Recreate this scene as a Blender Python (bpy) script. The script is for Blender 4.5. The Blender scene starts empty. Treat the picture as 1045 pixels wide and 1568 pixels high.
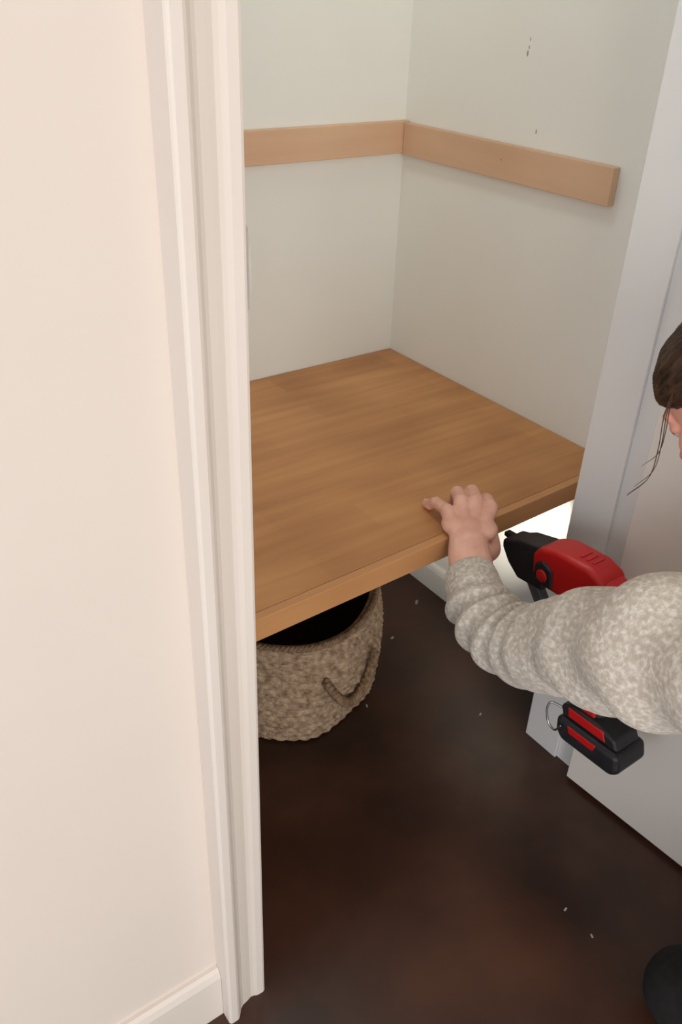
import bpy, bmesh, math, random
from mathutils import Vector, Matrix, noise
random.seed(4)
sc = bpy.context.scene
COL = sc.collection
V = Vector

# ------------------------------------------------------------------ helpers
def srgb(r, g, b):
    def c(v):
        v /= 255.0
        return v/12.92 if v <= 0.04045 else ((v+0.055)/1.055)**2.4
    return (c(r), c(g), c(b), 1)

def material(name, c1, c2=None, rough=0.6, scale=8.0, stretch=(1,1,1), bump=0.0, bscale=60.0, detail=4,
             metallic=0.0, sss=0.0, lo=0.35, hi=0.65, bdist=0.002, spec=0.5):
    m = bpy.data.materials.new(name); m.use_nodes = True
    nt = m.node_tree; N = nt.nodes; L = nt.links
    p = N['Principled BSDF']
    p.inputs['Roughness'].default_value = rough
    p.inputs['Metallic'].default_value = metallic
    p.inputs['Specular IOR Level'].default_value = spec
    if sss:
        p.inputs['Subsurface Weight'].default_value = sss
        p.inputs['Subsurface Radius'].default_value = (0.012, 0.005, 0.003)
        p.inputs['Subsurface Scale'].default_value = 1.0
    tc = N.new('ShaderNodeTexCoord'); mp = N.new('ShaderNodeMapping')
    mp.inputs['Scale'].default_value = stretch
    L.new(tc.outputs['Object'], mp.inputs['Vector'])
    n = N.new('ShaderNodeTexNoise'); n.inputs['Scale'].default_value = scale; n.inputs['Detail'].default_value = detail
    L.new(mp.outputs['Vector'], n.inputs['Vector'])
    r = N.new('ShaderNodeValToRGB')
    r.color_ramp.elements[0].position = lo; r.color_ramp.elements[1].position = hi
    r.color_ramp.elements[0].color = c1; r.color_ramp.elements[1].color = c2 or c1
    L.new(n.outputs['Fac'], r.inputs['Fac']); L.new(r.outputs['Color'], p.inputs['Base Color'])
    if bump:
        n2 = N.new('ShaderNodeTexNoise'); n2.inputs['Scale'].default_value = bscale; n2.inputs['Detail'].default_value = 3
        L.new(mp.outputs['Vector'], n2.inputs['Vector'])
        b = N.new('ShaderNodeBump'); b.inputs['Strength'].default_value = bump; b.inputs['Distance'].default_value = bdist
        L.new(n2.outputs['Fac'], b.inputs['Height']); L.new(b.outputs['Normal'], p.inputs['Normal'])
    return m

def wood(name, dark, light, axis='x', planks=0.0):
    m = bpy.data.materials.new(name); m.use_nodes = True
    nt = m.node_tree; N = nt.nodes; L = nt.links
    p = N['Principled BSDF']; p.inputs['Roughness'].default_value = 0.45
    p.inputs['Specular IOR Level'].default_value = 0.4
    tc = N.new('ShaderNodeTexCoord'); mp = N.new('ShaderNodeMapping')
    mp.inputs['Scale'].default_value = (1, 14, 14) if axis == 'x' else (14, 1, 14)
    L.new(tc.outputs['Object'], mp.inputs['Vector'])
    n = N.new('ShaderNodeTexNoise'); n.inputs['Scale'].default_value = 2.5; n.inputs['Detail'].default_value = 7
    n.inputs['Distortion'].default_value = 0.3
    L.new(mp.outputs['Vector'], n.inputs['Vector'])
    n2 = N.new('ShaderNodeTexNoise'); n2.inputs['Scale'].default_value = 4.0; n2.inputs['Detail'].default_value = 1
    L.new(tc.outputs['Object'], n2.inputs['Vector'])
    add = N.new('ShaderNodeMath'); add.operation = 'MULTIPLY_ADD'; add.inputs[1].default_value = 0.45
    L.new(n.outputs['Fac'], add.inputs[0])
    mul = N.new('ShaderNodeMath'); mul.operation = 'MULTIPLY'; mul.inputs[1].default_value = 0.55
    L.new(n2.outputs['Fac'], mul.inputs[0]); L.new(mul.outputs[0], add.inputs[2])
    last = add.outputs[0]
    if planks:
        br = N.new('ShaderNodeTexBrick')
        br.inputs['Color1'].default_value = (0,0,0,1); br.inputs['Color2'].default_value = (1,1,1,1)
        br.inputs['Mortar'].default_value = (0.4,0.4,0.4,1); br.inputs['Mortar Size'].default_value = 0.0
        br.inputs['Scale'].default_value = 1.0
        br.inputs['Brick Width'].default_value = 0.34; br.inputs['Row Height'].default_value = 0.085
        L.new(tc.outputs['Object'], br.inputs['Vector'])
        ma = N.new('ShaderNodeMath'); ma.operation = 'MULTIPLY_ADD'; ma.inputs[1].default_value = planks
        L.new(br.outputs['Color'], ma.inputs[0]); L.new(last, ma.inputs[2]); last = ma.outputs[0]
    r = N.new('ShaderNodeValToRGB')
    r.color_ramp.elements[0].position = 0.32; r.color_ramp.elements[1].position = 0.74
    r.color_ramp.elements[0].color = dark; r.color_ramp.elements[1].color = light
    L.new(last, r.inputs['Fac']); L.new(r.outputs['Color'], p.inputs['Base Color'])
    b = N.new('ShaderNodeBump'); b.inputs['Strength'].default_value = 0.12; b.inputs['Distance'].default_value = 0.001
    L.new(n.outputs['Fac'], b.inputs['Height']); L.new(b.outputs['Normal'], p.inputs['Normal'])
    return m

def link(name, me, parent=None, mats=()):
    o = bpy.data.objects.new(name, me); COL.objects.link(o)
    for m in mats: me.materials.append(m)
    if parent: o.parent = parent
    return o

def from_bm(name, bm, mats, parent=None, smooth=True):
    bmesh.ops.recalc_face_normals(bm, faces=bm.faces[:])
    me = bpy.data.meshes.new(name); bm.to_mesh(me); bm.free()
    if smooth:
        for p in me.polygons: p.use_smooth = True
    return link(name, me, parent, mats if isinstance(mats, (list, tuple)) else [mats])

def empty(name, loc=(0,0,0)):
    e = bpy.data.objects.new(name, None); COL.objects.link(e); e.empty_display_size = 0.1
    return e

def add_box(bm, x0,x1,y0,y1,z0,z1, mi=0, M=None):
    vs = [bm.verts.new(V((x,y,z)) if M is None else M @ V((x,y,z))) for x in (x0,x1) for y in (y0,y1) for z in (z0,z1)]
    for q in ((0,1,3,2),(4,6,7,5),(0,4,5,1),(2,3,7,6),(0,2,6,4),(1,5,7,3)):
        f = bm.faces.new([vs[i] for i in q]); f.material_index = mi
    return vs

def box(name, x0,x1,y0,y1,z0,z1, mat, bevel=0.0, parent=None, M=None):
    bm = bmesh.new(); add_box(bm, x0,x1,y0,y1,z0,z1, M=M)
    o = from_bm(name, bm, mat, parent, smooth=False)
    if bevel:
        b = o.modifiers.new('bevel', 'BEVEL'); b.width = bevel; b.segments = 3
    return o

def prism(name, pts, z0, z1, mat, parent=None, bevel=0.0):
    bm = bmesh.new()
    lo = [bm.verts.new((x,y,z0)) for x,y in pts]; hi = [bm.verts.new((x,y,z1)) for x,y in pts]
    bm.faces.new(lo[::-1]); bm.faces.new(hi); n = len(pts)
    for i in range(n): bm.faces.new((lo[i], lo[(i+1)%n], hi[(i+1)%n], hi[i]))
    o = from_bm(name, bm, mat, parent, smooth=False)
    if bevel:
        b = o.modifiers.new('bevel','BEVEL'); b.width = bevel; b.segments = 3
    return o

def lean(x, z):      # the tool's handle rakes backwards below the body
    k = max(0.0, (-z-0.05)/0.24)
    return x-0.043*k, z+0.010*k

def side_prism(bm, pts, w, M, mi=0, yc=0.0):
    pts = [lean(x,z) for x,z in pts]
    a = [bm.verts.new(M @ V((x, yc-w/2, z))) for x,z in pts]; b = [bm.verts.new(M @ V((x, yc+w/2, z))) for x,z in pts]
    n = len(pts)
    f = bm.faces.new(a); f.material_index = mi
    f = bm.faces.new(b[::-1]); f.material_index = mi
    for i in range(n):
        f = bm.faces.new((a[i], b[i], b[(i+1)%n], a[(i+1)%n])); f.material_index = mi

def cr(p0,p1,p2,p3,t):
    return 0.5*((2*p1)+(p2-p0)*t+(2*p0-5*p1+4*p2-p3)*t*t+(3*p1-p0-3*p2+p3)*t**3)

def tube(bm, pts, radii, seg=20, per=8, disp=None, caps=True, flat=None, mi=0):
    pts = [V(p) for p in pts]; n = len(pts)
    P = [2*pts[0]-pts[1]] + pts + [2*pts[-1]-pts[-2]]
    R = [radii[0]] + list(radii) + [radii[-1]]
    cs = []; rs = []
    for i in range(n-1):
        for k in range(per):
            t = k/per
            cs.append(cr(P[i],P[i+1],P[i+2],P[i+3],t))
            rs.append(max(1e-4, cr(R[i],R[i+1],R[i+2],R[i+3],t)))
    cs.append(pts[-1]); rs.append(radii[-1])
    d0 = (cs[1]-cs[0]).normalized(); d1 = (cs[-1]-cs[-2]).normalized()
    if caps:
        K = 4; pre = []; post = []
        for k in range(K, 0, -1):
            a = k/K*math.pi/2*0.97
            pre.append((cs[0]-d0*rs[0]*math.sin(a), rs[0]*math.cos(a)))
        for k in range(1, K+1):
            a = k/K*math.pi/2*0.97
            post.append((cs[-1]+d1*rs[-1]*math.sin(a), rs[-1]*math.cos(a)))
        cs = [p[0] for p in pre]+cs+[p[0] for p in post]; rs = [p[1] for p in pre]+rs+[p[1] for p in post]
    up = V((0,0,1)) if abs(d0.z) < 0.9 else V((0,1,0))
    u = d0.cross(up).normalized(); rings = []; length = 0
    for i,c in enumerate(cs):
        a = cs[max(0,i-1)]; b = cs[min(len(cs)-1,i+1)]; d = (b-a)
        d = d.normalized() if d.length > 1e-9 else d0
        u = (u - d*u.dot(d)).normalized(); w = d.cross(u)
        if i: length += (cs[i]-cs[i-1]).length
        ring = []
        for j in range(seg):
            an = 2*math.pi*j/seg; r = rs[i]
            fu, fw = (1,1) if flat is None else flat
            dv = u*math.cos(an)*fu + w*math.sin(an)*fw
            if disp: r += disp(length, an, c+dv*r, r)
            ring.append(bm.verts.new(c+dv*r))
        rings.append(ring)
    for i in range(len(rings)-1):
        for j in range(seg):
            f = bm.faces.new((rings[i][j], rings[i][(j+1)%seg], rings[i+1][(j+1)%seg], rings[i+1][j])); f.material_index = mi
    f = bm.faces.new(rings[0][::-1]); f.material_index = mi
    f = bm.faces.new(rings[-1]); f.material_index = mi

def ellip(bm, c, r, M=None, seg=24, rings=14, mi=0):
    mat = Matrix.Translation(V(c)) @ Matrix.Diagonal((r[0], r[1], r[2], 1))
    if M is not None: mat = M @ mat
    bmesh.ops.create_uvsphere(bm, u_segments=seg, v_segments=rings, radius=1.0, matrix=mat)

def remesh(o, vox, smooth=4, fac=0.5):
    m = o.modifiers.new('remesh', 'REMESH'); m.mode = 'VOXEL'; m.voxel_size = vox; m.use_smooth_shade = True
    if smooth:
        s = o.modifiers.new('smooth', 'SMOOTH'); s.iterations = smooth; s.factor = fac

# ------------------------------------------------------------------ materials
M_wall = material('room_wall_paint', srgb(222,211,202), srgb(226,215,206), 0.75, 2.0, bump=0.12, bscale=90, bdist=0.001, spec=0.25)
M_closet = material('closet_wall_paint', srgb(231,231,225), srgb(235,235,229), 0.8, 2.5, bump=0.15, bscale=70, bdist=0.001, spec=0.2)
M_trim = material('trim_gloss_paint', srgb(223,213,205), srgb(226,217,209), 0.5, 3.0, spec=0.35)
M_jamb = material('jamb_paint', srgb(226,225,224), srgb(230,229,228), 0.4, 3.0, spec=0.4)
M_door = material('door_paint', srgb(226,218,210), srgb(229,222,214), 0.5, 3.0, spec=0.35)
M_floor = material('stained_concrete', srgb(46,28,21), srgb(92,58,42), 0.36, 2.8, bump=0.1, bscale=25, detail=6, lo=0.36, hi=0.80, spec=0.45)
M_shelf = wood('shelf_wood', srgb(160,108,64), srgb(206,150,96), 'x', 0.10)
M_trimwood = wood('shelf_edge_wood', srgb(190,136,88), srgb(210,158,108), 'x')
M_cleatx = wood('cleat_wood_x', srgb(206,168,136), srgb(220,184,152), 'x')
M_cleaty = wood('cleat_wood_y', srgb(204,166,136), srgb(218,182,150), 'y')
M_steel = material('brushed_steel', srgb(170,168,162), srgb(195,193,188), 0.3, 20, metallic=1.0)
M_satin = material('satin_nickel', srgb(196,192,186), srgb(206,203,198), 0.5, 20, metallic=0.15)
M_skin = material('skin', srgb(214,160,140), srgb(230,180,160), 0.5, 30, bump=0.25, bscale=260, bdist=0.0006, sss=0.12, spec=0.4)
M_face = material('face_skin', srgb(210,140,120), srgb(228,166,146), 0.5, 14, sss=0.12, spec=0.4)
M_lip = material('lip_skin', srgb(180,95,90), srgb(188,104,98), 0.4, 14)
M_nail = material('fingernail', srgb(232,188,172), None, 0.3, 14)
M_hair = material('brown_hair', srgb(32,21,16), srgb(78,54,39), 0.45, 30, stretch=(6,1,1), bump=0.6, bscale=80, bdist=0.003, spec=0.3)
M_pants = material('black_pants', srgb(14,13,15), srgb(24,23,25), 0.85, 60, bump=0.3, bscale=300)
M_red = material('red_tool_plastic', srgb(186,20,22), srgb(200,28,28), 0.38, 10)
M_black = material('black_tool_plastic', srgb(26,26,30), srgb(36,36,40), 0.5, 30, bump=0.2, bscale=300)
M_grey = material('grey_tool_plastic', srgb(70,70,74), srgb(82,82,86), 0.45, 30)
M_hole = material('dark_filler', srgb(165,145,125), None, 0.9)
M_chip = material('paint_chip_grey', srgb(170,165,158), None, 0.8)
M_eye = material('eye_white', srgb(215,205,200), None, 0.3)
M_iris = material('iris_brown', srgb(50,32,22), None, 0.2)

M_knit = bpy.data.materials.new('heathered_knit'); M_knit.use_nodes = True
nt = M_knit.node_tree; N = nt.nodes; L = nt.links; p = N['Principled BSDF']
p.inputs['Roughness'].default_value = 0.95; p.inputs['Specular IOR Level'].default_value = 0.1
p.inputs['Sheen Weight'].default_value = 0.2
tc = N.new('ShaderNodeTexCoord')
n1 = N.new('ShaderNodeTexNoise'); n1.inputs['Scale'].default_value = 140; n1.inputs['Detail'].default_value = 6; n1.inputs['Distortion'].default_value = 0.2
n2 = N.new('ShaderNodeTexNoise'); n2.inputs['Scale'].default_value = 420; n2.inputs['Detail'].default_value = 2
L.new(tc.outputs['Object'], n1.inputs['Vector']); L.new(tc.outputs['Object'], n2.inputs['Vector'])
r = N.new('ShaderNodeValToRGB'); r.color_ramp.elements[0].position = 0.36; r.color_ramp.elements[1].position = 0.66
r.color_ramp.elements[0].color = srgb(182,171,158); r.color_ramp.elements[1].color = srgb(218,212,204)
e = r.color_ramp.elements.new(0.5); e.color = srgb(195,186,174)
L.new(n1.outputs['Fac'], r.inputs['Fac']); L.new(r.outputs['Color'], p.inputs['Base Color'])
b = N.new('ShaderNodeBump'); b.inputs['Strength'].default_value = 0.5; b.inputs['Distance'].default_value = 0.002
ad = N.new('ShaderNodeMath'); ad.operation = 'ADD'; L.new(n1.outputs['Fac'], ad.inputs[0]); L.new(n2.outputs['Fac'], ad.inputs[1])
L.new(ad.outputs[0], b.inputs['Height']); L.new(b.outputs['Normal'], p.inputs['Normal'])

M_rope = material('woven_seagrass', srgb(128,104,84), srgb(194,170,144), 0.9, 70, bump=0.9, bscale=150, bdist=0.004, lo=0.3, hi=0.7, spec=0.15)
M_rope_in = material('seagrass_shaded_inside', srgb(46,34,28), srgb(66,50,40), 0.95, 70, bump=0.6, bscale=150, bdist=0.003)  # same weave seen inside, interior shade painted into the colour
M_rope2 = material('braided_rope', srgb(104,82,64), srgb(156,130,104), 0.9, 90, bump=0.8, bscale=200, bdist=0.003, lo=0.3, hi=0.7, spec=0.15)

# ------------------------------------------------------------------ camera
X = V((0.811,-0.287,0.5096)).normalized(); Y = V((-0.572,-0.454,0.683)).normalized(); D = V((-0.033,0.851,0.525)).normalized()
for _ in range(20):
    X2 = X - 0.5*Y*X.dot(Y) - 0.5*D*X.dot(D); Y2 = Y - 0.5*X*X.dot(Y) - 0.5*D*Y.dot(D); D2 = D - 0.5*X*X.dot(D) - 0.5*Y*D.dot(Y)
    X, Y, D = X2.normalized(), Y2.normalized(), D2.normalized()
cam_d = bpy.data.cameras.new('camera'); cam = bpy.data.objects.new('camera', cam_d); COL.objects.link(cam)
right = V((X.x, Y.x, -D.x)); down = V((X.y, Y.y, -D.y)); fwd = V((X.z, Y.z, -D.z))
R = Matrix((right, -down, -fwd)).transposed()
cam.matrix_world = Matrix.Translation((0,0,1.5)) @ R.to_4x4()
cam_d.sensor_fit = 'VERTICAL'; cam_d.sensor_height = 36; cam_d.lens = 1305/1568*36
cam_d.clip_start = 0.02
sc.camera = cam

# ------------------------------------------------------------------ room shell
H = 2.45
box('floor', -2.6, 2.6, -2.8, 1.9, -0.08, 0.0, M_floor)
box('ceiling', -2.6, 2.6, -2.8, 1.9, H, H+0.08, M_closet)
bm = bmesh.new()
add_box(bm, -2.6, 0.402, 0.74, 0.880, 0, H)
add_box(bm, 1.255, 2.6, 0.74, 0.880, 0, H)
add_box(bm, 0.402, 1.255, 0.74, 0.880, 2.08, H)
from_bm('wall_front', bm, M_wall, smooth=False)
box('wall_closet_back', 0.10, 1.52, 1.72, 1.82, 0, H, M_closet)
box('wall_closet_right', 1.42, 1.52, 0.880, 1.72, 0, H, M_closet)
box('wall_closet_left', 0.10, 0.20, 0.880, 1.72, 0, H, M_closet)
bm = bmesh.new()
add_box(bm, 0.20, 0.400, 0.880, 0.891, 0, H); add_box(bm, 1.257, 1.42, 0.880, 0.891, 0, H); add_box(bm, 0.400,1.257,0.880,0.891,2.08,H)
from_bm('wall_closet_front', bm, M_closet, smooth=False)
box('wall_right', 2.5, 2.6, -2.8, 0.74, 0, H, M_wall)

SX = -0.0035
prof = [(0.334,0.74),(0.334,0.704),(0.3355,0.7015),(0.338,0.700),(0.349,0.700),(0.353,0.702),(0.358,0.708),(0.362,0.713),(0.368,0.717),
        (0.378,0.719),(0.386,0.7215),(0.391,0.7205),(0.397,0.7175),(0.408,0.7170),(0.4115,0.7185),(0.413,0.722),(0.413,0.74)]
trimL = empty('trim_1')
prism('casing', [(x+SX,y) for x,y in prof], 0, 2.12, M_trim, trimL)
prism('jamb_board', [(0.400,0.74),(0.4115,0.735),(0.4145,0.74),(0.4145,0.893),(0.400,0.893)], 0, 2.08, M_trim, trimL)
prism('door_stop', [(0.4145,0.80),(0.4255,0.80),(0.4255,0.835),(0.4145,0.835)], 0, 2.07, M_trim, trimL)
trimR = empty('trim_2')
profR = [(1.658-x, y) for x,y in prof][::-1]
prism('casing', profR, 0, 2.12, M_trim, trimR)
prism('jamb_board', [(1.242,0.74),(1.257,0.74),(1.257,0.893),(1.242,0.893)], 0, 2.08, M_jamb, trimR)
prism('door_stop', [(1.2335,0.800),(1.242,0.800),(1.242,0.8925),(1.2335,0.8925)], 0, 2.07, M_jamb, trimR, 0.002)
box('trim_3', 0.4145, 1.242, 0.74, 0.893, 2.065, 2.08, M_jamb)
def baseboard(name, p0, p1, h, t, mat, nrm):
    p0 = V((p0[0],p0[1],0)); p1 = V((p1[0],p1[1],0)); n = V((nrm[0],nrm[1],0))
    pr = [(0,0),(t,0),(t,h-0.018),(t*0.75,h-0.006),(t*0.45,h),(0,h)]
    bm = bmesh.new()
    A = [bm.verts.new(p0+n*a+V((0,0,b))) for a,b in pr]; B = [bm.verts.new(p1+n*a+V((0,0,b))) for a,b in pr]
    bm.faces.new(A[::-1]); bm.faces.new(B)
    for i in range(len(pr)): bm.faces.new((A[i],A[(i+1)%len(pr)],B[(i+1)%len(pr)],B[i]))
    return from_bm(name, bm, mat, smooth=False)
baseboard('baseboard_front', (-2.6,0.74), (0.330,0.74), 0.125, 0.016, M_trim, (0,-1))
baseboard('baseboard_closet_right', (1.42,0.893), (1.42,1.708), 0.085, 0.012, M_closet, (-1,0))
baseboard('baseboard_closet_back', (0.20,1.72), (1.42,1.72), 0.085, 0.012, M_closet, (0,-1))

# strike plate: flat plate on the jamb with a short curved lip at the edge
bm = bmesh.new(); rows=[]
nz=16
for i in range(nz+1):
    t=i/nz; z=1.216+t*0.088
    k = math.sin(math.pi*t)**0.35 if 0<t<1 else 0.0
    lipx = 0.4095+0.0028*k; lipy = 0.7230-0.0050*k
    rows.append([bm.verts.new(q) for q in ((0.4147,0.770,z),(0.4153,0.770,z),(0.4153,0.738,z),(lipx+0.0006,lipy+0.001,z),(lipx,lipy,z),(lipx-0.002,lipy+0.004,z))])
for i in range(nz):
    for j in range(6): bm.faces.new((rows[i][j],rows[i][(j+1)%6],rows[i+1][(j+1)%6],rows[i+1][j]))
bm.faces.new(rows[0][::-1]); bm.faces.new(rows[-1])
from_bm('strike_plate', bm, M_satin, smooth=False)

# ------------------------------------------------------------------ door (open)
door = empty('door_1')
ang = math.radians(-3.6)
Md = Matrix.Translation((1.206,0.742,0)) @ Matrix.Rotation(-ang,4,'Z')
bm = bmesh.new(); add_box(bm, 0.0,0.034,-0.80,0.0,0.012,2.05, M=Md)
o = from_bm('door_leaf', bm, M_door, door, smooth=False); bv=o.modifiers.new('b','BEVEL'); bv.width=0.0015; bv.segments=2
bm = bmesh.new()
for z in (0.22,1.05,1.85):
    tube(bm, [Md@V((0.040,0.004,z-0.045)), Md@V((0.040,0.004,z+0.045))], [0.006,0.006], seg=12, per=2)
from_bm('hinges', bm, M_steel, door)
bm = bmesh.new()
tube(bm, [Md@V((0.0,-0.74,1.0)), Md@V((-0.012,-0.74,1.0)), Md@V((-0.03,-0.74,1.0)), Md@V((-0.055,-0.74,1.0))], [0.03,0.012,0.012,0.026], seg=24, per=4)
from_bm('knob', bm, M_steel, door)

# ------------------------------------------------------------------ shelf + cleats
def fy(x): return 0.893+0.036*(x-0.2)
shelf = empty('closet_shelf')
prism('shelf_board', [(0.202,fy(0.2)+0.0185),(1.418,fy(1.42)+0.0185),(1.418,1.718),(0.202,1.718)], 0.632, 0.650, M_shelf, shelf, 0.001)
prism('front_lip', [(0.202,fy(0.2)),(1.418,fy(1.42)),(1.418,fy(1.42)+0.0178),(0.202,fy(0.2)+0.0178)], 0.608, 0.6505, M_trimwood, shelf, 0.0015)
box('support_back', 0.202,1.418,1.700,1.7185,0.572,0.631, M_cleatx, 0.001, shelf)
box('support_side', 1.400,1.418,0.98,1.698,0.572,0.631, M_cleaty, 0.001, shelf)
box('support_far_side', 0.202,0.220,0.98,1.698,0.572,0.631, M_cleaty, 0.001, shelf)
cleat = empty('wall_cleat')
box('cleat_back', 0.202,1.4185,1.701,1.7195,1.153,1.224, M_cleatx, 0.0015, cleat)
box('cleat_side', 1.401,1.4195,1.076,1.700,1.151,1.221, M_cleaty, 0.0015, cleat)
bm = bmesh.new()
ellip(bm, (1.4012,1.37,1.19), (0.0008,0.0025,0.0025), seg=10, rings=6)
from_bm('nail_head', bm, M_hole, cleat)
bm = bmesh.new()
for y,z,r1 in ((1.349,1.415,0.0022),(1.352,1.390,0.0038),(1.350,1.401,0.0025),(1.30,1.253,0.003)):
    ellip(bm, (1.4200,y,z), (0.0006,r1*0.6,r1*1.5), seg=10, rings=6)
from_bm('wall_nail_holes', bm, M_hole)

# ------------------------------------------------------------------ basket
bk = empty('woven_basket')
cx, cy, hb = 0.856, 1.404, 0.275
bm = bmesh.new(); seg=220; nr=100
def brad(s): return 0.236 + 0.020*math.sin(math.pi*min(1,s*0.85+0.08)) + 0.006*s
rings=[]
def ring(rf, z, weave):
    rr=[]
    for j in range(seg):
        a=2*math.pi*j/seg
        w=0
        if weave:
            row = z/0.0185; env = abs(math.sin(row*math.pi))**0.6
            w = 0.0032*math.sin(a*55 + 1.9*int(row) + 9*(row%1))*env + 0.0052*env
            w += 0.012*noise.noise(V((math.cos(a)*2.0, math.sin(a)*2.0, z*7)))+0.003*noise.noise(V((math.cos(a)*14, math.sin(a)*14, z*50)))
        sq = 1+0.02*math.cos(4*a+0.5)
        zz = z + (0.008*math.sin(2*a+1.0)*(z/hb))
        rr.append(bm.verts.new((cx+(rf*sq+w)*math.cos(a), cy+(rf*sq+w)*math.sin(a), zz)))
    return rr
rings.append(ring(0.02, 0.003, False)); rings.append(ring(0.225,0.002,False))
for i in range(nr+1):
    s=i/nr; rings.append(ring(brad(s), 0.006+s*(hb-0.006), True))
rings.append(ring(brad(1)-0.004, hb+0.006, False)); rings.append(ring(brad(1)-0.014, hb+0.004, False))
inner0 = len(rings)-1
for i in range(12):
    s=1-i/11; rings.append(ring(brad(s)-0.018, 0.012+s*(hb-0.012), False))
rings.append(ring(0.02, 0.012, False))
for i in range(len(rings)-1):
    for j in range(seg):
        ff = bm.faces.new((rings[i][j],rings[i][(j+1)%seg],rings[i+1][(j+1)%seg],rings[i+1][j]))
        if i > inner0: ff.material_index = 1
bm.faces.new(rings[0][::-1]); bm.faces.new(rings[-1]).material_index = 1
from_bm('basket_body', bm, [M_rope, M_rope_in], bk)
bm = bmesh.new()
def braid(path_fn, n, r_off, r_t, tw):
    for k in range(3):
        pts=[]
        for i in range(n+1):
            t=i/n; c,nv,bv = path_fn(t); a = tw*t*2*math.pi + k*2*math.pi/3
            pts.append(c+nv*math.cos(a)*r_off+bv*math.sin(a)*r_off)
        tube(bm, pts, [r_t]*len(pts), seg=8, per=2)
def rim(t):
    a=2*math.pi*t; rr=brad(1)*(1+0.02*math.cos(4*a+0.5)); n=V((math.cos(a),math.sin(a),0))
    return V((cx,cy,hb+0.002+0.008*math.sin(2*a+1.0)))+n*(rr-0.002), n, V((0,0,1))
braid(rim, 240, 0.004, 0.0048, 50)
for a0 in (math.radians(-82), math.radians(98)):
    def hd(t):
        a = a0 + (t-0.5)*0.56; z = 0.185 - 0.095*math.sin(math.pi*t)
        n=V((math.cos(a),math.sin(a),0)); rr=brad(z/hb)+0.018
        return V((cx,cy,z))+n*rr, n, V((-n.y,n.x,0))*0.4+V((0,0,0.9))
    braid(hd, 60, 0.0055, 0.0068, 7)
from_bm('rope_handles', bm, M_rope2, bk)

# ------------------------------------------------------------------ floor debris
bm = bmesh.new()
for (x,y,s) in ((1.335,1.42,.0055),(1.18,1.336,.0035),(0.97,1.17,.003),(1.184,.995,.003),(0.965,.525,.0028),(0.965,.46,.0025)):
    M=Matrix.Translation((x,y,s*0.3)) @ Matrix.Rotation(random.random()*3,4,'Z')
    add_box(bm,-s*1.4,s*1.4,-s*.6,s*.6,-s*.28,s*.3,M=M)
from_bm('paint_chips', bm, M_chip, smooth=False)

# ------------------------------------------------------------------ nail gun
gun = empty('cordless_nail_gun')
tip = V((1.088,0.9240,0.604))
f = V((-0.01,0.985,-0.05)).normalized(); s_ = f.cross(V((0,0,1))).normalized(); u_ = s_.cross(f).normalized()
G = Matrix((f, -s_, u_)).transposed().to_4x4(); G.translation = tip
G = G @ Matrix.Scale(0.97, 4)
def gpart(name, build, mat, bevel=0.006, segs=3):
    bm = bmesh.new(); build(bm)
    o = from_bm(name, bm, mat, gun, smooth=True)
    if bevel:
        b = o.modifiers.new('b','BEVEL'); b.width = bevel; b.segments = segs; b.limit_method='ANGLE'; b.angle_limit=math.radians(30); b.harden_normals=True
    return o
gpart('body_shell', lambda bm: side_prism(bm, [(-0.100,-0.030),(-0.096,0.012),(-0.110,0.032),(-0.150,0.046),(-0.225,0.046),(-0.258,0.034),(-0.270,0.005),(-0.262,-0.030),(-0.235,-0.048),(-0.130,-0.048)], 0.070, G), M_red, 0.016, 5)
gpart('rear_cap', lambda bm: side_prism(bm, [(-0.252,-0.024),(-0.252,0.030),(-0.278,0.024),(-0.286,0.004),(-0.278,-0.018)], 0.054, G), M_red, 0.008)
gpart('nose_housing', lambda bm: side_prism(bm, [(-0.016,-0.014),(-0.016,0.003),(-0.036,0.008),(-0.055,0.018),(-0.122,0.032),(-0.126,-0.062),(-0.060,-0.066),(-0.035,-0.042)], 0.058, G), M_black, 0.006)
gpart('contact_tip', lambda bm: side_prism(bm, [(0.0,-0.005),(0.0,0.0035),(-0.022,0.004),(-0.022,-0.010)], 0.014, G), M_black, 0.001)
gpart('side_panel', lambda bm: side_prism(bm, [(-0.110,-0.040),(-0.110,0.000),(-0.128,0.012),(-0.152,0.002),(-0.158,-0.040)], 0.080, G), M_black, 0.006)
gpart('top_vent', lambda bm: [side_prism(bm, [(-0.19-i*0.014,0.038),(-0.19-i*0.014,0.0480),(-0.196-i*0.014,0.0480),(-0.196-i*0.014,0.038)], 0.030, G) for i in range(3)], M_red, 0.001)
gpart('handle', lambda bm: side_prism(bm, [(-0.165,-0.040),(-0.185,-0.090),(-0.200,-0.180),(-0.208,-0.290),(-0.262,-0.290),(-0.252,-0.180),(-0.246,-0.100),(-0.252,-0.035)], 0.040, G), M_black, 0.013, 4)
gpart('handle_inlay', lambda bm: side_prism(bm, [(-0.215,-0.225),(-0.216,-0.290),(-0.252,-0.290),(-0.246,-0.225)], 0.050, G), M_red, 0.004)
gpart('trigger', lambda bm: side_prism(bm, [(-0.160,-0.050),(-0.175,-0.092),(-0.190,-0.092),(-0.185,-0.050)], 0.016, G), M_red, 0.003)
gpart('magazine', lambda bm: side_prism(bm, [(-0.040,-0.030),(-0.062,-0.020),(-0.205,-0.275),(-0.180,-0.288)], 0.022, G), M_grey, 0.003)
gpart('battery_foot', lambda bm: side_prism(bm, [(-0.175,-0.285),(-0.178,-0.308),(-0.312,-0.308),(-0.305,-0.283),(-0.265,-0.272),(-0.200,-0.272)], 0.070, G), M_black, 0.007)
gpart('foot_stripe', lambda bm: side_prism(bm, [(-0.195,-0.278),(-0.195,-0.300),(-0.285,-0.300),(-0.280,-0.278)], 0.073, G), M_red, 0.003)
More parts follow.
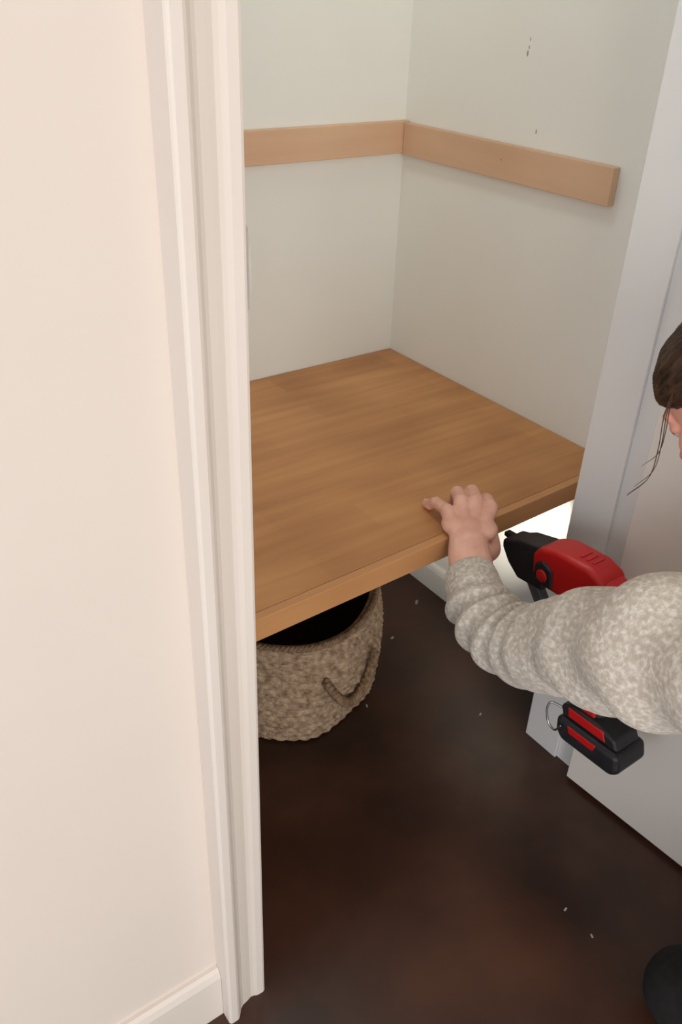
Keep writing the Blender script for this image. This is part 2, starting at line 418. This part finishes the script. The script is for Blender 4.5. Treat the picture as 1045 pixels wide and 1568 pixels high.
gpart('battery_pack', lambda bm: side_prism(bm, [(-0.172,-0.307),(-0.166,-0.345),(-0.180,-0.362),(-0.300,-0.362),(-0.320,-0.346),(-0.318,-0.307)], 0.090, G), M_black, 0.012, 4)
gpart('battery_side_band', lambda bm: side_prism(bm, [(-0.200,-0.314),(-0.204,-0.330),(-0.262,-0.330),(-0.270,-0.314)], 0.092, G), M_red, 0.002)
bm = bmesh.new()
hk=[(-0.178,0.036,-0.288),(-0.162,0.046,-0.284),(-0.156,0.052,-0.300),(-0.160,0.054,-0.328),(-0.176,0.054,-0.336),(-0.190,0.052,-0.318)]
hk=[(lean(q[0],q[2])[0],q[1],lean(q[0],q[2])[1]) for q in hk]
tube(bm, [G@V(q) for q in hk], [0.0022]*len(hk), seg=8, per=6)
from_bm('belt_hook', bm, M_steel, gun)
bm = bmesh.new(); ellip(bm, (-0.132,0.041,-0.018), (0.013,0.004,0.013), M=G)
from_bm('dial', bm, M_red, gun)
ledm = bpy.data.materials.new('led_lens'); ledm.use_nodes=True
ledm.node_tree.nodes['Principled BSDF'].inputs['Emission Color'].default_value=(1,0.95,0.85,1)
ledm.node_tree.nodes['Principled BSDF'].inputs['Emission Strength'].default_value=6
bm = bmesh.new(); ellip(bm, (-0.062,-0.031,-0.030), (0.005,0.005,0.005), M=G); from_bm('led_lens', bm, ledm, gun)
sl = bpy.data.lights.new('nail_gun_led','SPOT'); sl.energy=20; sl.spot_size=math.radians(52); sl.spot_blend=0.9; sl.color=(1,0.93,0.8); sl.shadow_soft_size=0.006  # assumed tool light, inferred from the glow under the shelf
so = bpy.data.objects.new('led_beam', sl); COL.objects.link(so); so.parent = gun
lp = G@V((-0.045,-0.042,-0.030)); so.location = lp
so.rotation_euler = (V((1.42,1.21,0.40))-lp).to_track_quat('-Z','Y').to_euler()

# ------------------------------------------------------------------ person
per = empty('kneeling_person')
bm = bmesh.new()
def foldL(l, an, pos, r):
    a = max(0.0, 1 - max(0, l-0.24)/0.18)
    k = math.sin(2*math.pi*l/0.044 + 1.5*math.sin(an+0.6) + 2.6*noise.noise(pos*9))
    k = (abs(k)**0.7)*(1 if k > 0 else -1)
    start = min(1, max(0,(l-0.06)/0.05))
    d = 0.0085*a*start*k*(0.6+0.45*math.sin(an*1.0+l*16))
    d += 0.012*noise.noise(pos*11) * min(1,l/0.12)
    k2 = math.sin(2*math.pi*l/0.13+1.7*math.cos(an)+2.5*noise.noise(pos*6+V((3,1,2))))
    d += 0.010*(1-a)*k2
    return d
armL = [(0.911,0.833,0.612),(0.893,0.795,0.598),(0.878,0.740,0.588),(0.874,0.668,0.600),(0.868,0.589,0.660),(0.848,0.49,0.738),(0.826,0.39,0.808),(0.86,0.27,0.835)]
tube(bm, armL, [0.049,0.054,0.060,0.067,0.074,0.083,0.095,0.097], seg=72, per=22, disp=foldL)
def foldR(l, an, pos, r): return 0.008*noise.noise(pos*12)+0.004*math.sin(2*math.pi*l/0.05+an)
armR = [(1.093,0.565,0.470),(1.104,0.520,0.505),(1.12,0.46,0.585),(1.135,0.38,0.67),(1.13,0.30,0.78),(1.11,0.26,0.83)]
tube(bm, armR, [0.034,0.042,0.052,0.058,0.062,0.07], seg=40, per=12, disp=foldR)
def foldT(l, an, pos, r): return 0.012*noise.noise(pos*7)
tube(bm, [(1.02,-0.10,0.36),(1.02,-0.04,0.46),(1.01,0.06,0.60),(1.0,0.17,0.73),(0.995,0.25,0.82)], [0.155,0.150,0.145,0.150,0.125], seg=48, per=10, disp=foldT, flat=(1.1,0.8))
tube(bm, [(0.86,0.26,0.835),(0.99,0.26,0.865),(1.11,0.26,0.83)], [0.085,0.085,0.068], seg=32, per=8)
tube(bm, [(0.995,0.27,0.86),(1.005,0.33,0.915)], [0.085,0.062], seg=32, per=6)
o = from_bm('sweater', bm, M_knit, per); remesh(o, 0.004, 1)

def hand(name, W, fingers, thumb, palm_r=(0.021,0.0165), mat=M_skin, extra=None):
    bm = bmesh.new()
    for chain, rad in fingers:
        mcp = V(chain[0])
        tube(bm, [W*0.92+mcp*0.08, W.lerp(mcp,0.5)+V((0,0,0.002)), mcp], [palm_r[0], palm_r[1]+0.002, rad[0]+0.002], seg=18, per=8)
        tube(bm, chain, rad, seg=18, per=8)
        for q, rr in zip(chain[0:3], rad[0:3]): ellip(bm, q, (rr*1.10,)*3, seg=14, rings=10)
    ch, rd = thumb; tube(bm, ch, rd, seg=18, per=8)
    if extra: extra(bm)
    o = from_bm(name, bm, mat, per); remesh(o, 0.0020, 3, 0.5)
    return o
W = V((0.929,0.864,0.641)); K = V((0.988,0.946,0.691))
a_ = V((0.57,0.80,0.0)).normalized(); l_ = V((-0.80,0.57,0.0)).normalized(); z_ = V((0,0,1))
def mk(off, fw, dz, L1, L2, L3, spl, d1, r0, curl=58, tipz=0.6595):
    m = K + l_*off + a_*fw + z_*dz
    dr = (a_ + l_*spl).normalized()
    p1 = m + (dr*math.cos(d1)+z_*math.sin(d1))*L1
    d2 = d1 - math.radians(curl); p2 = p1 + (dr*math.cos(d2)+z_*math.sin(d2))*L2
    d3 = d2 - math.radians(18); p3 = p2 + (dr*math.cos(d3)+z_*math.sin(d3))*L3
    if p2.z < tipz+0.001: p2.z = tipz+0.001
    if p3.z < tipz-0.001: p3 = p2 + dr*L3*0.75; p3.z = tipz-0.001
    return [m, p1, p2, p3], [r0*1.05, r0, r0*0.92, r0*0.80]
fs = [mk(-0.044,-0.004,-0.006,0.032,0.023,0.016, 0.05,math.radians(-6),0.0128, curl=66),
      mk(-0.018,0.005,0.001,0.037,0.025,0.017, 0.04,math.radians(-3),0.0132, curl=66),
      mk( 0.009,0.003,0.001,0.034,0.024,0.017, 0.08,math.radians(-4),0.0128, curl=66),
      mk( 0.036,-0.014,-0.009,0.036,0.024,0.018, 0.50,math.radians(-6),0.0110, curl=30)]
th = ([W+a_*0.012-l_*0.016-z_*0.002, W+a_*0.042-l_*0.046-z_*0.014, (1.014,0.897,0.638),(1.032,0.909,0.620)], [0.021,0.0175,0.013,0.0105])
def ex(bm):
    ellip(bm, W.lerp(K,0.55)-l_*0.027-z_*0.004, (0.028,0.030,0.020)); ellip(bm, W.lerp(K,0.6)+l_*0.021-z_*0.004, (0.024,0.030,0.019))
    ellip(bm, W.lerp(K,0.55), (0.030,0.034,0.022))
    tube(bm, [V((0.893,0.795,0.600)), V((0.911,0.83,0.618)), W, W.lerp(K,0.3)], [0.033,0.034,0.033,0.030], seg=20, per=6, flat=(1.18,0.85))
hand('hand_left', W, fs, th, extra=ex)
bm = bmesh.new()
for ch,rd in fs:
    d=(ch[3]-ch[2]).normalized(); n=(z_-d*z_.dot(d)).normalized()
    c=ch[3]-d*0.001+n*rd[3]*0.86
    s1=d.cross(n)
    Mn=Matrix((s1,d,n)).transposed().to_4x4(); Mn.translation=c
    ellip(bm,(0,0,0),(0.0058,0.007,0.0014),M=Mn,seg=14,rings=8)
from_bm('fingernails', bm, M_nail, per)

def g(x,y,z):
    x,z = lean(x,z); return G@V((x,y,z))
fr=[]
for i,zz in enumerate((-0.105,-0.128,-0.151,-0.173)):
    sc_=(1,1.05,1,0.85)[i]
    fr.append(([g(-0.262,-0.022,zz),g(-0.222,-0.034,zz),g(-0.184,-0.026,zz),g(-0.180,0.012,zz)], [0.011*sc_,0.0105*sc_,0.0095*sc_,0.008*sc_]))
W2 = g(-0.300,-0.012,-0.165)
th2=([g(-0.285,0.0,-0.140),g(-0.268,0.020,-0.115),g(-0.240,0.033,-0.100),g(-0.210,0.032,-0.098)],[0.016,0.0145,0.012,0.0095])
def ex2(bm): 
    ellip(bm, g(-0.272,-0.008,-0.138),(0.022,0.030,0.040))
    tube(bm,[V((1.100,0.535,0.49)), W2, g(-0.280,-0.008,-0.145)],[0.027,0.027,0.026],seg=20,per=6)
hand('hand_right', W2, fr, th2, extra=ex2)

# --- pants + shoes
bm = bmesh.new()
tube(bm, [(1.02,-0.12,0.30),(1.02,-0.10,0.40)], [0.15,0.15], seg=36, per=8, flat=(1.1,0.85))
for hx,kx in ((0.95,0.970),(1.10,1.112)):
    tube(bm, [(hx,-0.10,0.34),((hx+kx)/2,0.08,0.22),(kx,0.270,0.084)], [0.095,0.088,0.074], seg=36, per=12, disp=foldT)
    tube(bm, [(kx,0.278,0.082),((kx+hx)/2,0.08,0.075),(hx+0.01,-0.14,0.060)], [0.072,0.066,0.048], seg=36, per=12, disp=foldT)
o = from_bm('pants', bm, M_pants, per); remesh(o, 0.006, 4)
bm = bmesh.new()
for hx in (0.955,1.11):
    tube(bm, [(hx,-0.13,0.058),(hx,-0.20,0.052),(hx,-0.30,0.036)], [0.045,0.045,0.030], seg=24, per=8)
o = from_bm('shoes', bm, M_black, per); remesh(o, 0.005, 4)

# --- head
hc = V((1.018,0.520,1.056))
hf = V((-0.02,0.68,-0.73)).normalized(); hs = hf.cross(V((0,0,1))).normalized(); hu = hs.cross(hf).normalized()
HM = Matrix((hs, hf, hu)).transposed().to_4x4(); HM.translation = hc
bm = bmesh.new()
for c,r_ in (((0,-0.012,0.030),(0.076,0.096,0.088)), ((0,0.020,-0.030),(0.062,0.072,0.080)), ((0,0.052,-0.090),(0.034,0.032,0.026)),
            ((0.034,0.058,-0.028),(0.024,0.022,0.026)), ((-0.034,0.058,-0.028),(0.024,0.022,0.026)),
            ((0.042,0.020,-0.070),(0.020,0.036,0.022)), ((-0.042,0.020,-0.070),(0.020,0.036,0.022)),
            ((0,0.070,0.022),(0.050,0.020,0.016)), ((0.0,0.104,-0.034),(0.011,0.011,0.010)), ((0.010,0.094,-0.037),(0.008,0.009,0.007)), ((-0.010,0.094,-0.037),(0.008,0.009,0.007)),
            ((0.031,0.071,0.0035),(0.0150,0.0140,0.0110)), ((-0.031,0.071,0.0035),(0.0150,0.0140,0.0110)),
            ((0.078,-0.012,-0.012),(0.008,0.016,0.030)), ((-0.078,-0.012,-0.012),(0.008,0.016,0.030))):
    ellip(bm, c, r_, M=HM)
tube(bm, [HM@V((0,0.082,0.014)), HM@V((0,0.092,-0.012)), HM@V((0,0.102,-0.032))], [0.008,0.009,0.010], seg=14, per=6)
tube(bm, [HM@V((0,-0.02,-0.03)), HM@V((0,-0.050,-0.10)), V((1.005,0.335,0.90))], [0.055,0.050,0.056], seg=28, per=8)
o = from_bm('head', bm, M_face, per); remesh(o, 0.003, 4)
bm = bmesh.new()
ellip(bm,(0,0.0835,-0.060),(0.022,0.008,0.005),M=HM); ellip(bm,(0,0.0825,-0.068),(0.019,0.008,0.006),M=HM)
from_bm('lips', bm, M_lip, per)
bm = bmesh.new()
for sx in (-1,1): ellip(bm,(sx*0.031,0.0700,-0.0035),(0.0115,0.0118,0.0085),M=HM)
from_bm('eyes', bm, M_eye, per)
bm = bmesh.new()
for sx in (-1,1):
    ellip(bm,(sx*0.031,0.0775,-0.005),(0.0052,0.0045,0.0050),M=HM)
from_bm('irises', bm, M_iris, per)
bm = bmesh.new()
for sx in (-1,1):
    tube(bm,[HM@V((sx*0.014,0.0870,0.021)),HM@V((sx*0.032,0.0835,0.026)),HM@V((sx*0.048,0.0725,0.020))],[0.0018,0.0026,0.0012],seg=8,per=6)
    tube(bm,[HM@V((sx*0.021,0.0800,-0.002)),HM@V((sx*0.031,0.0830,-0.003)),HM@V((sx*0.042,0.0775,-0.001))],[0.0008,0.0012,0.0008],seg=8,per=6)
from_bm('eyebrows', bm, M_hair, per)
bm = bmesh.new(); su, sv = 180, 90; grid=[]
for i in range(sv+1):
    th_ = math.pi*i/sv; row=[]
    for j in range(su):
        ph = 2*math.pi*j/su
        d = V((math.sin(th_)*math.cos(ph), math.sin(th_)*math.sin(ph), math.cos(th_)))
        rx,ry,rz = 0.086,0.108,0.100
        edge = 1.0
        if d.y > -0.15:
            hl = 0.20 - 0.60*max(0,abs(d.x)-0.50) - 0.5*max(0,0.12-d.y)
            edge = min(1,max(0,(d.z-hl)/0.20+0.5))
            edge = edge*edge*(3-2*edge)
        elif d.z < -0.55:
            edge = min(1,max(0,(d.z+0.85)/0.3))
        g1 = 0.0014*math.sin(60*math.atan2(d.x, d.z+0.35)+3*noise.noise(d*3)) + 0.003*noise.noise(d*4)
        k = (0.80+0.20*edge)
        row.append(bm.verts.new(HM@V((d.x*(rx*k+g1), -0.012+d.y*(ry*k+g1), 0.026+d.z*(rz*k+g1)))))
    grid.append(row)
for i in range(sv):
    for j in range(su):
        bm.faces.new((grid[i][j],grid[i][(j+1)%su],grid[i+1][(j+1)%su],grid[i+1][j]))
bmesh.ops.remove_doubles(bm, verts=bm.verts[:], dist=1e-6)
ellip(bm, (0,-0.125,0.0), (0.040,0.034,0.040), M=HM)
for k in range(8):
    a=k/8*math.pi
    tube(bm,[HM@V((0.034*math.cos(a+q*0.8)*(1),-0.125-0.030*math.sin(q*1.57),0.036*math.sin(a+q*0.8))) for q in (0,0.33,0.66,1)],[0.009,0.010,0.009,0.006],seg=8,per=5)
from_bm('hair', bm, M_hair, per)
bm = bmesh.new()
base=[V((0.945,0.567,1.075)),V((0.918,0.556,1.045)),V((0.913,0.549,1.000)),V((0.902,0.545,0.962)),V((0.880,0.556,0.936))]
for k in range(4):
    o3 = V((random.uniform(-1,1),random.uniform(-1,1),random.uniform(-1,1)))
    kk = (1.0,0.97,0.88,0.75)[k]
    pts=[base[0].lerp(b,kk if i else 0)+o3*0.0010*i+V((0.006,0,0))*(1-kk)*4*(1 if i else 0) for i,b in enumerate(base)]
    tube(bm, pts, [0.0008,0.0007,0.0006,0.0005,0.0003], seg=6, per=8)
from_bm('loose_strands', bm, M_hair, per)

# ------------------------------------------------------------------ lights
def area(name, loc, target, sx, sy, e, col):
    l = bpy.data.lights.new(name,'AREA'); l.shape='RECTANGLE'; l.size=sx; l.size_y=sy; l.energy=e; l.color=col
    o = bpy.data.objects.new(name,l); COL.objects.link(o); o.location=loc
    o.rotation_euler=(V(target)-V(loc)).to_track_quat('-Z','Y').to_euler()
    return o
area('added_rear_fill', (-0.5,-2.6,1.6), (0.6,1.0,1.1), 2.2, 1.6, 58, (1.0,0.955,0.90))  # unseen lamp added behind the camera to light the room; no window built
area('assumed_side_fill', (-2.5,-0.6,1.3), (1.2,0.85,0.7), 1.2, 1.4, 22, (0.80,0.87,1.0))  # unseen bluish lamp, assumed from the cool tint on the right jamb
area('closet_fill_light', (0.80,1.42,2.40), (0.80,1.42,0.0), 0.30, 0.30, 3.4, (1.0,0.99,0.96))  # unseen fill added overhead to brighten the closet walls
box('closet_fill_housing', 0.63,0.97,1.25,1.59,2.41,2.45, M_steel, 0.005)  # made-up out-of-frame housing, added to go with the closet fill
w = bpy.data.worlds.new('world'); sc.world = w; w.use_nodes = True
w.node_tree.nodes['Background'].inputs[0].default_value = (1.0,0.975,0.95,1)
w.node_tree.nodes['Background'].inputs[1].default_value = 0.93
sc.view_settings.view_transform = 'Standard'
